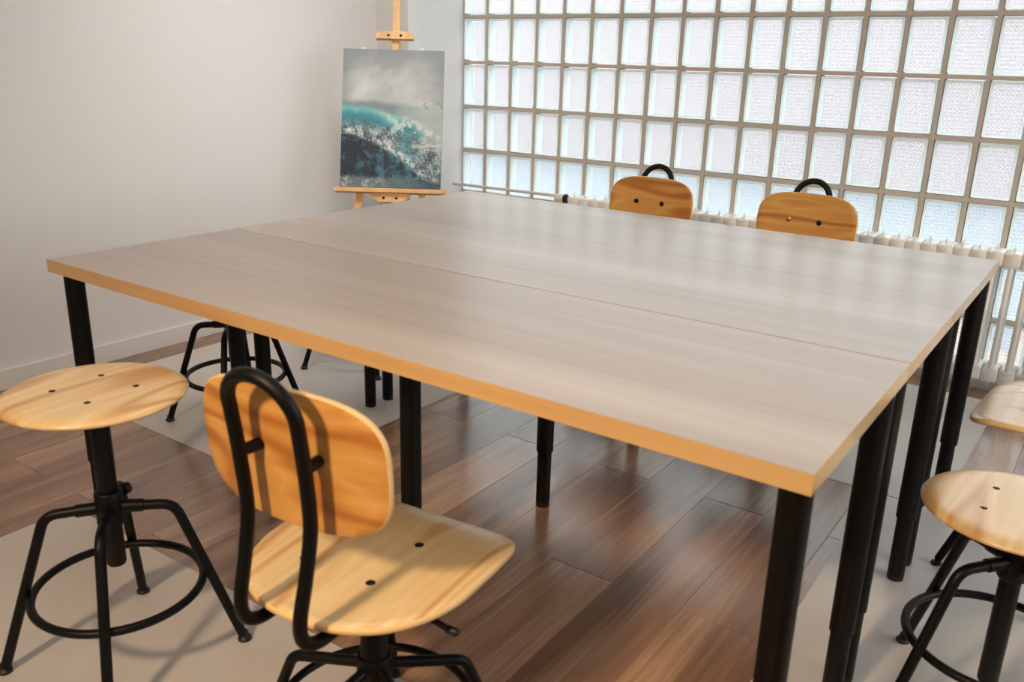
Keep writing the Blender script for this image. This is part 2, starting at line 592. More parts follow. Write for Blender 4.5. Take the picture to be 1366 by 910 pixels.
def block_mesh():
    bm_ = bmesh.new()
    hx, hz = bw / 2, bh / 2
    rim = 0.0085
    def ring(ix, iz, y, cr):
        pts = []
        for sx, sz, a0 in ((1, 1, 0), (-1, 1, PI / 2), (-1, -1, PI), (1, -1, 1.5 * PI)):
            for k in range(4):
                a = a0 + k * PI / 6
                pts.append(bm_.verts.new((sx * (ix - cr) + cr * math.cos(a), y, sz * (iz - cr) + cr * math.sin(a))))
        return pts
    R = [ring(hx, hz, 0.006, 0.006), ring(hx - 0.0015, hz - 0.0015, 0.0, 0.006), ring(hx - rim, hz - rim, 0.0, 0.009),
         ring(hx - rim - 0.003, hz - rim - 0.003, 0.004, 0.010)]
    def bridge(A, B, mi):
        n = len(A)
        for k in range(n):
            bm_.faces.new((A[k], A[(k + 1) % n], B[(k + 1) % n], B[k])).material_index = mi
    bridge(R[0], R[1], 0); bridge(R[1], R[2], 0); bridge(R[2], R[3], 0)
    bm_.faces.new(R[3]).material_index = 1                     # front pane
    b0 = ring(hx, hz, bd - 0.006, 0.006); b1 = ring(hx - 0.002, hz - 0.002, bd, 0.006)
    bridge(R[0], b0, 2); bridge(b0, b1, 2)
    b2 = ring(hx - 0.004, hz - 0.004, bd, 0.008)
    bridge(b1, b2, 2)
    bm_.faces.new(b2).material_index = 3                       # back pane
    return bm_


blk0 = link_mesh('glass_block', block_mesh(), [M['block_rim'], M['pane_front'], M['block_side'], M['pane_back']], win, smooth=False)
first = True
for c in range(NCOL):
    for r in range(NROW):
        if first:
            o = blk0; first = False
        else:
            o = blk0.copy(); COL.objects.link(o)
        o.location = (-0.163 + (c + 0.5) * BW + random.uniform(-.0012, .0012), random.uniform(0, .0015), ZB + (r + 0.5) * BH + random.uniform(-.0012, .0012))
bm = bmesh.new()
for c in range(NCOL + 1):
    u = -0.163 + c * BW
    box(bm, max(u - GAP / 2 + 0.003, -0.163), u + GAP / 2 - 0.003, 0.003, bd - 0.003, ZB, ZB + NROW * BH)
for r in range(NROW + 1):
    z = ZB + r * BH
    for c in range(NCOL):
        u = -0.163 + c * BW
        box(bm, u + GAP / 2 - 0.003, u + BW - GAP / 2 + 0.003, 0.0032, bd - 0.003, z - GAP / 2 + 0.003 if r else z, z + GAP / 2 - 0.003)
mo = link_mesh('mortar_grid', bm, M['mortar'], win, smooth=False); tag(mo, kind='stuff')

# --- outside, seen only blurred through the glass
struct_box('ground', -14, 24, 3.25, 24, -0.25, -0.15, M['outside_ground'])
struct_box('ground_side', 4.55, 24, -14, 3.25, -0.25, -0.15, M['outside_ground'])
struct_box('wall_outside', -12, 16, 11.0, 11.3, -0.15, 2.5, M['outside_wall'])


# ================================================================== TABLES
TL, TW, TH, TT = 2.0, 0.5935, 0.7663, 0.034


def table_leg(x, y, parent, turn):
    bm_ = bmesh.new()
    zt = TH - TT - 0.004
    seg = 28
    rr = []
    for k in range(seg):                      # upper tube with flutes on two sides
        a = 2 * PI * k / seg
        rr.append(0.0252 - (0.0016 if k % 14 in (0, 1) else 0.0))
    for z0, z1 in ((0.184, zt),):
        A = [bm_.verts.new((rr[k] * math.cos(2 * PI * k / seg), rr[k] * math.sin(2 * PI * k / seg), z0)) for k in range(seg)]
        B = [bm_.verts.new((rr[k] * math.cos(2 * PI * k / seg), rr[k] * math.sin(2 * PI * k / seg), z1)) for k in range(seg)]
        for k in range(seg):
            bm_.faces.new((A[k], A[(k + 1) % seg], B[(k + 1) % seg], B[k]))
        bm_.faces.new(A[::-1]); bm_.faces.new(B)
    lg = link_mesh('leg', bm_, M['black'], parent, auto=30)
    lg.location = (x, y, 0); lg.rotation_euler = (0, 0, turn)
    bm_ = bmesh.new(); lathe(bm_, [(0.0205, 0.016), (0.0212, 0.02), (0.0212, 0.19)], seg=20)
    link_mesh('inner_tube', bm_, M['black'], lg)
    bm_ = bmesh.new(); lathe(bm_, [(0.0195, 0.0), (0.021, 0.003), (0.021, 0.016)], seg=20)
    link_mesh('foot_cap', bm_, M['black_plastic'], lg)
    bm_ = bmesh.new(); lathe(bm_, [(0.032, zt), (0.032, TH - TT)], seg=20)
    link_mesh('mounting_plate', bm_, M['black'], lg)


def make_table(y0, label, dz):
    t = empty('work_table', (0, y0, 0), 0, label, 'table', 'work tables pushed together')
    bm_ = bmesh.new(); box(bm_, 0.0006, TL - 0.0006, 0.0006, TW - 0.0006, TH - TT, TH + dz, 0, 0.0005)
    link_mesh('tabletop', bm_, M['tabletop'], t, smooth=False)
    bm_ = bmesh.new()
    e = 0.0006
    zt, zb = TH + dz - 0.0006, TH - TT + 0.0004
    box(bm_, 0, TL, -0.0002, e, zb, zt); box(bm_, 0, TL, TW - e, TW + 0.0002, zb, zt)
    box(bm_, -0.0002, e, e, TW - e, zb, zt); box(bm_, TL - e, TL + 0.0002, e, TW - e, zb, zt)
    eb = link_mesh('edge_band', bm_, M['edge'], t, smooth=False)
    for k, (x, y) in enumerate(((0.034, 0.048), (0.034, TW - 0.048), (TL - 0.033, 0.048), (TL - 0.033, TW - 0.048), (TL / 2, TW / 2))):
        table_leg(x, y, t, k * 0.7)
    return t


make_table(0.0, 'pale wood work table nearest the camera, at the near swivel chair, orange front edge', 0.0)
make_table(TW + 0.0026, 'middle pale wood work table, between the front table and the one by the window', 0.0003)
make_table(2 * TW + 0.0027, 'far pale wood work table with two chairs behind it, closest to the glass blocks', 0.0003)


# ================================================================== SWIVEL CHAIR
def leg_path(r0, z0, rb, zb, rf, zf, bend):
    return fillet([(r0, 0, z0), (rb, 0, zb), (rf, 0, zf)], bend, 8)


def rot_bm(bm_, a):
    bmesh.ops.rotate(bm_, verts=bm_.verts[:], cent=(0, 0, 0), matrix=Matrix.Rotation(a, 3, 'Z'))


SEATZ = 0.46


def screw(parent, loc, axis='Z', mat=None, r=0.0068):
    bm_ = bmesh.new()
    lathe(bm_, [(r, 0.0), (r, 0.0012), (r * 0.7, 0.002), (0, 0.0022)], seg=14, axis=axis)
    o_ = link_mesh('screw', bm_, mat or M['screw'], parent)
    o_.location = loc
    return o_


def make_chair(label):
    root = empty('swivel_chair', (0, 0, 0), 0, label, 'chair', 'swivel chairs around the tables')
    # seat
    def fz(x, y):
        z = -0.004 * (1 - min(1, (x / 0.2) ** 2))
        if y > 0.10:
            z -= 0.022 * ((y - 0.10) / 0.115) ** 2
        if y < -0.15:
            z += 0.004 * ((-y - 0.15) / 0.06) ** 2
        return z
    bm_ = bmesh.new(); plate(bm_, 0.208, 0.212, (5.0, 2.15), 0.013, fz, seg=88, mi_bot=2)
    seat = link_mesh('seat', bm_, [M['pine'], M['pine_edge'], M['ply_dark']], root, loc=(0.003, 0, SEATZ), auto=50)
    for sx in (0.050, -0.095):
        for sy in (-1, 1):
            screw(seat, (sx, sy * 0.07, fz(sx, sy * .07) - 0.0012), r=0.0088)
    # backrest : built flat (x, z) then curved towards the sitter at both ends
    bm_ = bmesh.new()
    plate(bm_, 0.185, 0.116, 3.3, 0.011, lambda x, y: 0.55 * x * x, K=8)
    # plate Z -> chair +Y, plate Y -> chair Z
    bmesh.ops.rotate(bm_, verts=bm_.verts[:], cent=(0, 0, 0), matrix=Matrix.Rotation(PI / 2, 3, 'X'))
    bmesh.ops.rotate(bm_, verts=bm_.verts[:], cent=(0, 0, 0), matrix=Matrix.Rotation(PI, 3, 'Z'))
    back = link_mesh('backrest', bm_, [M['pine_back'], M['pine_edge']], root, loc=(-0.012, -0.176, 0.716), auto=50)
    back.rotation_euler = (math.radians(4), 0, 0)
    for sx in (-1, 1):
        screw(back, (sx * 0.057 + 0.012, 0.0008 + 0.55 * (sx * 0.057 + 0.012) ** 2, 0.014), 'Y', r=0.0095)
    # bent tube : two uprights joined by an arch
    prof = [(-0.10, 0.431), (-0.17, 0.430), (-0.212, 0.433), (-0.240, 0.453), (-0.245, 0.490), (-0.228, 0.56), (-0.216, 0.63),
            (-0.220, 0.70), (-0.227, 0.76), (-0.234, 0.807)]
    side = smooth_path([(0.0605 + 0.0035 * min(1, max(0, (z - 0.5) / 0.2)), y, z) for y, z in prof], 5)
    th = math.atan2(0.009, 0.035)
    up = Vector((0, -math.sin(th), math.cos(th)))
    top = arc(side[-1] - Vector((0.064, 0, 0)), 0.064, 0, PI, 16, (1, 0, 0), up)
    left = [Vector((-v.x, v.y, v.z)) for v in reversed(side)]
    bm_ = bmesh.new(); tube(bm_, side[:-1] + top + left[1:], 0.0112, 14)
    tb = link_mesh('back_tube', bm_, M['black'], root)
    for sx in (-1, 1):
        bm_ = bmesh.new()
        tube(bm_, [(sx * 0.063, -0.221, 0.728), (sx * 0.060, -0.205, 0.728), (sx * 0.0575, -0.186, 0.728)], [0.009, 0.0098, 0.0098], 12)
        link_mesh('standoff', bm_, M['black'], tb)
    # seat plate and lever
    bm_ = bmesh.new(); box(bm_, -0.085, 0.085, -0.10, 0.10, 0.428, 0.4435, 0, 0.003)
    link_mesh('seat_plate', bm_, M['black'], root, smooth=False)
    bm_ = bmesh.new(); tube(bm_, smooth_path([(0.06, -0.05, 0.424), (0.12, -0.046, 0.416), (0.192, -0.040, 0.398)], 4), 0.0055, 10)
    lathe(bm_, [(0.0055, 0.0), (0.0075, 0.004), (0.0075, 0.02), (0.004, 0.024)], (0.184, -0.040, 0.398), 10, 'X')
    link_mesh('lever', bm_, M['black_plastic'], root)
    # post
    bm_ = bmesh.new(); lathe(bm_, [(0.0262, 0.165), (0.0262, 0.27), (0.0245, 0.275), (0.0245, 0.428)], seg=24)
    link_mesh('post', bm_, M['black'], root)
    bm_ = bmesh.new(); lathe(bm_, [(0.031, 0.185), (0.033, 0.19), (0.033, 0.245), (0.031, 0.25)], seg=24)
    link_mesh('hub', bm_, M['black'], root)
    for k in range(5):
        a = math.radians(125 - 6 + 72 * k)
        bm_ = bmesh.new()
        tube(bm_, leg_path(0.024, 0.224, 0.172, 0.200, 0.246, 0.016, 0.035), 0.0108, 12)
        rot_bm(bm_, a)
        lg = link_mesh('leg', bm_, M['black'], root)
        bm_ = bmesh.new()
        lathe(bm_, [(0.012, 0.0), (0.0145, 0.003), (0.0135, 0.008), (0.006, 0.011), (0.006, 0.022)], (0.2485, 0, 0), 12)
        rot_bm(bm_, a)
        link_mesh('foot_glide', bm_, M['black_plastic'], lg)
    bm_ = bmesh.new(); tube(bm_, [(0.186 * math.cos(2 * PI * k / 64), 0.186 * math.sin(2 * PI * k / 64), 0.122) for k in range(64)], 0.0085, 10, closed=True)
    link_mesh('foot_ring', bm_, M['black'], root)
    return root


def make_stool(label):
    root = empty('round_stool', (0, 0, 0), 0, label, 'stool', 'round stools around the tables')
    SZ = 0.64
    bm_ = bmesh.new()
    prof = [(0.0, -0.0235), (0.10, -0.0235), (0.150, -0.0225), (0.170, -0.019), (0.1775, -0.0145), (0.1785, -0.0115), (0.1765, -0.008),
            (0.170, -0.0045), (0.160, -0.0018), (0.146, -0.0004), (0.12, 0.0), (0.08, -0.0006), (0.04, -0.001), (0.0, -0.001)]
    lathe(bm_, prof, (0, 0, 0), 72)
    for f in bm_.faces:
        c = f.calc_center_median()
        f.material_index = 1 if (c.z < -0.02 and math.hypot(c.x, c.y) < 0.16) else 0
    seat = link_mesh('seat', bm_, [M['pine'], M['ply_dark']], root, loc=(0, 0, SZ), auto=50)
    for sx in (-1, 1):
        for sy in (-1, 1):
            screw(seat, (sx * 0.055, sy * 0.055, -0.0012), r=0.0065)
    bm_ = bmesh.new(); lathe(bm_, [(0.018, 0.237), (0.020, 0.241), (0.020, 0.606)], seg=24)
    for k in range(44):          # screw thread
        pass
    link_mesh('spindle', bm_, M['black'], root)
    bm_ = bmesh.new(); lathe(bm_, [(0.075, 0.604), (0.078, 0.606), (0.078, 0.615), (0.06, 0.6165)], seg=28)
    link_mesh('seat_plate', bm_, M['black'], root)
    bm_ = bmesh.new(); lathe(bm_, [(0.026, 0.335), (0.028, 0.338), (0.028, 0.408), (0.026, 0.411)], seg=24)
    link_mesh('collar', bm_, M['black'], root)
    bm_ = bmesh.new(); lathe(bm_, [(0.004, 0.024), (0.004, 0.034), (0.013, 0.036), (0.013, 0.048), (0.009, 0.051)], (0, 0, 0.398), 12, 'Y')
    link_mesh('lock_knob', bm_, M['black_plastic'], root)
    for k in range(4):
        a = PI / 4 + k * PI / 2
        bm_ = bmesh.new()
        tube(bm_, leg_path(0.024, 0.372, 0.127, 0.366, 0.246, 0.014, 0.042), 0.011, 12)
        tube(bm_, [(0.022, 0, 0.372), (0.066, 0, 0.3695)], 0.0138, 12)
        rot_bm(bm_, a)
        lg = link_mesh('leg', bm_, M['black'], root)
        bm_ = bmesh.new(); lathe(bm_, [(0.013, 0.0), (0.0155, 0.002), (0.0155, 0.007), (0.010, 0.012), (0.009, 0.022)], (0.249, 0, 0), 14)
        rot_bm(bm_, a)
        link_mesh('foot_glide', bm_, M['black_plastic'], lg)
    bm_ = bmesh.new(); tube(bm_, [(0.172 * math.cos(2 * PI * k / 72), 0.172 * math.sin(2 * PI * k / 72), 0.182) for k in range(72)], 0.0092, 10, closed=True)
    link_mesh('foot_ring', bm_, M['black'], root)
    return root


R = math.radians
MZ = 0.0016
chair = make_chair('near pine swivel chair turned to the front table, black bent tube behind its backrest')
chair.location = (1.312, -0.156, MZ); chair.rotation_euler = (0, 0, R(6))
c1 = dup(chair, (0.688, 1.925, 0.0), R(180), 'pine swivel chair behind the far table, the one nearer the painting')
c2 = dup(chair, (1.313, 1.925, MZ), R(178), 'pine swivel chair behind the far table with one glinting screw in its backrest')
for ch in c2.children:
    if ch.name.startswith('backrest'):
        s = [k for k in ch.children if k.name.startswith('screw')]
        s.sort(key=lambda k: k.location.x)
        s[-1].data = s[-1].data.copy(); s[-1].data.materials[0] = M['steel']  # glint of this screw put into its metal colour
c3 = dup(chair, (2.268, 1.390, MZ), R(86), 'swivel chair cut off by the frame, thin seat behind the right round stool')

for root_, up_ in ((c1, 0.028), (c2, 0.028), (c3, 0.014)):      # seats set a little higher
    for ch in root_.children:
        if ch.name.split('.')[0] in ('seat', 'backrest', 'back_tube', 'seat_plate', 'lever'):
            ch.location.z += up_

stool = make_stool('round pine stool on the light mat left of the near swivel chair')
stool.location = (0.652, -0.262, MZ); stool.rotation_euler = (0, 0, R(5.4))
s2 = dup(stool, (2.234, 0.702, MZ), R(4), 'round pine stool beside the right table legs with window glare on its seat')
for ch in s2.children:
    nm = ch.name.split('.')[0]
    if nm in ('seat', 'seat_plate'):
        ch.location.z -= 0.15
        ch.location.x -= 0.010 if nm == 'seat' else 0
        ch.rotation_euler.z -= R(8)
    elif nm == 'spindle':
        ch.location.z -= 0.15
dup(stool, (-0.238, 0.735, MZ), R(-5), 'round stool under the left end of the tables, ring and arched leg in view')
dup(stool, (-0.365, 1.485, MZ), R(17), 'round stool mostly hidden under the tables, thin leg and foot on the far mat')


# ================================================================== MATS
def mat_obj(x0, x1, y0, y1, rz, label):
    w, d = x1 - x0, y1 - y0
    bm_ = bmesh.new()
    nx, ny = 14, 14
    V = [[bm_.verts.new((w * i / nx - w / 2, d * j / ny - d / 2, 0.0014)) for j in range(ny + 1)] for i in range(nx + 1)]
    for i in range(nx):
        for j in range(ny):
            bm_.faces.new((V[i][j], V[i + 1][j], V[i + 1][j + 1], V[i][j + 1]))
    ext = bmesh.ops.extrude_face_region(bm_, geom=bm_.faces[:])
    for v in ext['geom']:
        if isinstance(v, bmesh.types.BMVert):
            v.co.z = 0.0002
    o_ = link_mesh('floor_mat', bm_, M['mat'], smooth=False)
    o_.location = ((x0 + x1) / 2, (y0 + y1) / 2, 0); o_.rotation_euler = (0, 0, rz)
    return tag(o_, label, 'mat', 'light floor mats')


mat_obj(-0.07, 1.225, -1.17, 0.033, R(1.2), 'light floor mat under the left stool and the near swivel chair')
mat_obj(-1.055, 0.203, 0.485, 2.02, R(0.0), 'light floor mat beside the left wall under the half-hidden stools')
mat_obj(0.76, 2.0, 1.638, 2.79, R(-1.0), 'light floor mat at the foot of the radiator under the far table legs')
mat_obj(1.80, 3.05, 0.30, 1.632, R(0.8), 'light floor mat under the right round stool and cut-off chair')

# ================================================================== RADIATOR
RO = 0.115      # centre of the radiator before the glass
rad = wall_empty('radiator'); tag(rad, 'long white column radiator with thin feed pipe before the glass block wall', 'radiator')
rad.location = WO - WN * RO
RZ0, RZ1 = 0.085, 0.632


def section_mesh():
    bm_ = bmesh.new()
    def hub(zc):
        rings = []
        for y, f in ((-0.066, 0.80), (-0.063, 0.93), (-0.054, 1.0), (0.045, 1.0), (0.056, 0.9), (0.060, 0.72)):
            ring = []
            for i in range(16):
                a = 2 * PI * i / 16
                c, s_ = math.cos(a), math.sin(a)
                x = (0.0306 if -0.065 < y < 0.059 else 0.0292) * math.copysign(abs(c) ** 0.22, c)
                z = 0.031 * f * math.copysign(abs(s_) ** 0.5, s_)
                ring.append(bm_.verts.new((x, y, zc + z)))
            rings.append(ring)
        for A, B in zip(rings, rings[1:]):
            for i in range(16):
                bm_.faces.new((A[i], A[(i + 1) % 16], B[(i + 1) % 16], B[i]))
        bm_.faces.new(rings[0]); bm_.faces.new(rings[-1])
    hub(RZ1 - 0.036); hub(RZ0 + 0.036)
    for y in (-0.048, 0.0, 0.048):
        if y < -0.01:      # the front column runs out in small points above and below the headers
            zs = [RZ0 - 0.014, RZ0 + 0.012, RZ0 + 0.045, RZ0 + 0.085, RZ1 - 0.085, RZ1 - 0.045, RZ1 - 0.008, RZ1 + 0.022]
            tube(bm_, [(0, y * (1.12 if 1 < k < 6 else 1.0), z) for k, z in enumerate(zs)],
                 [0.0012, 0.006, 0.0125, 0.0108, 0.0108, 0.0118, 0.006, 0.0012], 10)
        else:
            tube(bm_, [(0, y, RZ0 + 0.03), (0, y, RZ1 - 0.03)], 0.0112, 10, cap=False)
    return bm_


sec0 = link_mesh('radiator_section', section_mesh(), M['radiator'], rad, auto=60)
for i in range(44):
    o = sec0 if i == 0 else sec0.copy()
    if i:
        COL.objects.link(o)
    o.location = (0.725 + i * 0.0615, 0, 0)
for u in (0.80, 2.0, 3.25):
    bm = bmesh.new(); box(bm, u - 0.012, u + 0.012, -0.03, 0.03, 0, RZ0 + 0.02, 0, 0.003)
    link_mesh('foot', bm, M['radiator'], rad, smooth=False)
# valve with thermostatic head
vz = 0.604
bm = bmesh.new(); lathe(bm, [(0.010, 0.655), (0.010, 0.712)], (0, 0, vz), 14, 'X')
vb = link_mesh('valve_body', bm, M['pipe'], rad)
bm = bmesh.new(); lathe(bm, [(0.023, 0.640), (0.025, 0.642), (0.025, 0.653), (0.018, 0.657)], (0, -0.01, vz), 20, 'X')
link_mesh('valve_ring', bm, M['black_plastic'], vb)
bm = bmesh.new(); lathe(bm, [(0.019, 0.586), (0.0215, 0.590), (0.0235, 0.640)], (0, -0.01, vz), 20, 'X')
link_mesh('valve_head', bm, simple('valve_plastic', (232, 226, 218), 0.35), vb)
bm = bmesh.new(); lathe(bm, [(0.0, 0.5845), (0.018, 0.585), (0.0188, 0.5862)], (0, -0.01, vz), 20, 'X')
link_mesh('valve_cap', bm, simple('valve_cap_brown', (92, 66, 52), 0.4), vb)

bm = bmesh.new(); tube(bm, [(-0.163, RO - 0.075, 0.600), (0.60, RO - 0.083, 0.608), (0.64, RO - 0.085, 0.608), (0.668, RO - 0.10, 0.604), (0.69, 0, 0.604)], 0.0085, 12)
link_mesh('heating_pipe', bm, M['pipe'], rad)


# ================================================================== EASEL AND PAINTING
PB = Vector((-0.57117, 1.91980, 0.70353))      # middle of the canvas foot
ez = Vector((-math.sin(YAW) * 1, math.cos(YAW), 0))   # away from the viewer, level
EA = YAW - 0.01
LEAN = R(17.0)
easel = empty('easel', (PB.x, PB.y, 0.0), EA, 'light pine painting easel standing in the corner beside the glass blocks', 'easel')
# local frame: x right, y away, z up; canvas foot at (0,0,PB.z)
zf = PB.z


def lean_pt(x, s, off=0.0):
    """point s metres up the leaning plane from the canvas foot, off metres in front (towards viewer)"""
    return Vector((x, math.sin(LEAN) * s - math.cos(LEAN) * off, zf + math.cos(LEAN) * s + math.sin(LEAN) * -off * -1))


def lean_box(bm_, x0, x1, s0, s1, o0, o1, bev=0.0):
    """box on the leaning plane; o = distance in front of the plane"""
    fs0 = len(bm_.verts)
    b2 = bmesh.new(); box(b2, x0, x1, -o1, -o0, s0, s1, 0, bev)
    me = bpy.data.meshes.new('tmp'); 
    bmesh.ops.rotate(b2, verts=b2.verts[:], cent=(0, 0, 0), matrix=Matrix.Rotation(-LEAN, 3, 'X'))
    bmesh.ops.translate(b2, verts=b2.verts[:], vec=(0, 0, zf))
    b2.to_mesh(me); b2.free(); bm_.from_mesh(me); bpy.data.meshes.remove(me)


def lean_poly(bm_, pts, o0, o1):
    b2 = bmesh.new()
    A = [b2.verts.new((x, -o1, s)) for x, s in pts]; B = [b2.verts.new((x, -o0, s)) for x, s in pts]
    b2.faces.new(A); b2.faces.new(B[::-1])
    for k in range(len(pts)):
        b2.faces.new((A[k], A[(k + 1) % len(pts)], B[(k + 1) % len(pts)], B[k]))
    bmesh.ops.rotate(b2, verts=b2.verts[:], cent=(0, 0, 0), matrix=Matrix.Rotation(-LEAN, 3, 'X'))
    bmesh.ops.translate(b2, verts=b2.verts[:], vec=(0, 0, zf))
    me = bpy.data.meshes.new('tmp'); b2.to_mesh(me); b2.free(); bm_.from_mesh(me); bpy.data.meshes.remove(me)


smax = zf / math.cos(LEAN)
bm = bmesh.new(); lean_box(bm, -0.0175, 0.0175, -smax * 0.62, 1.02, -0.042, -0.022, 0.002)
link_mesh('mast', bm, M['easel'], easel, smooth=False)
bm = bmesh.new(); lean_box(bm, -0.262, 0.262, -0.024, -0.004, -0.02, 0.035, 0.002)
link_mesh('tray', bm, M['easel'], easel, smooth=False)
bm = bmesh.new(); lean_poly(bm, [(-0.092, -0.025), (0.092, -0.025), (0.092, -0.045), (0.05, -0.066), (-0.05, -0.066), (-0.092, -0.045)], -0.02, 0.012)
tb = link_mesh('tray_block', bm, M['easel'], easel, smooth=False)
for sx in (-1, 1):
    bm = bmesh.new(); lathe(bm, [(0.006, 0.0), (0.006, 0.003), (0.003, 0.004)], (0, 0, 0), 12, 'Y')
    bmesh.ops.scale(bm, verts=bm.verts[:], vec=(1, -1, 1))
    o = link_mesh('screw', bm, M['screw'], tb)
    o.location = (sx * 0.03, math.sin(LEAN) * -0.043 - 0.0125, zf + math.cos(LEAN) * -0.043)
SCL = 0.702
bm = bmesh.new(); lean_poly(bm, [(-0.089, SCL), (0.089, SCL), (0.089, SCL + 0.022), (0.05, SCL + 0.036), (-0.05, SCL + 0.036), (-0.089, SCL + 0.022)], -0.022, 0.008)
tc = link_mesh('top_clamp', bm, M['easel'], easel, smooth=False)
for sx in (-1, 1):
    bm = bmesh.new(); lathe(bm, [(0.006, 0.0), (0.006, 0.003), (0.003, 0.004)], (0, 0, 0), 12, 'Y')
    bmesh.ops.scale(bm, verts=bm.verts[:], vec=(1, -1, 1))
    o = link_mesh('screw', bm, M['screw'], tc)
    o.location = (sx * 0.029, math.sin(LEAN) * (SCL + 0.018) - 0.009, zf + math.cos(LEAN) * (SCL + 0.018))
# two front legs spreading to the floor, joined high up behind the canvas, and the rear prop
for sx in (-1, 1):
    bm = bmesh.new()
    a = Vector((sx * 0.255, math.sin(LEAN) * -smax - 0.0, 0.0)); b = Vector((sx * 0.05, math.sin(LEAN) * 0.60 + 0.046, zf + math.cos(LEAN) * 0.60))
    d = (b - a).normalized(); px = Vector((1, 0, 0)) - d * d.x; px.normalize(); py = d.cross(px)
    vs = []
    for q_ in (a, b):
        vs.append([bm.verts.new(q_ + px * i * 0.0165 + py * j * 0.009) for i, j in ((-1, -1), (1, -1), (1, 1), (-1, 1))])
    for k in range(4):
        bm.faces.new((vs[0][k], vs[0][(k + 1) % 4], vs[1][(k + 1) % 4], vs[1][k]))
    bm.faces.new(vs[0]); bm.faces.new(vs[1])
    zmin = min(v.co.z for v in bm.verts)
    for v in bm.verts:
        if v.co.z < 0.02: v.co.z = 0.0
    link_mesh('leg', bm, M['easel'], easel, smooth=False)
bm = bmesh.new()
a = Vector((0, 0.30, 0.0)); b = Vector((0, math.sin(LEAN) * 0.80 + 0.05, zf + math.cos(LEAN) * 0.80))
d = (b - a).normalized(); px = Vector((1, 0, 0)); py = d.cross(px)
vs = [[bm.verts.new(q_ + px * i * 0.015 + py * j * 0.009) for i, j in ((-1, -1), (1, -1), (1, 1), (-1, 1))] for q_ in (a, b)]
for k in range(4):
    bm.faces.new((vs[0][k], vs[0][(k + 1) % 4], vs[1][(k + 1) % 4], vs[1][k]))
bm.faces.new(vs[0]); bm.faces.new(vs[1])
for v in bm.verts:
    if v.co.z < 0.02: v.co.z = 0.0
link_mesh('leg', bm, M['easel'], easel, smooth=False)


def mixc(a, b, t):
    t = max(0.0, min(1.0, t))
    return tuple(x + (y - x) * t for x, y in zip(a, b))


def sstep(a, b, x):
    t = max(0.0, min(1.0, (x - a) / (b - a)))
    return t * t * (3 - 2 * t)


def fbm(x, y, s, o=5, seed=0.0):
    return noise.fractal(Vector((x * s + seed, y * s * 1.0 - seed, seed * 1.7)), 0.9, 2.0, o)


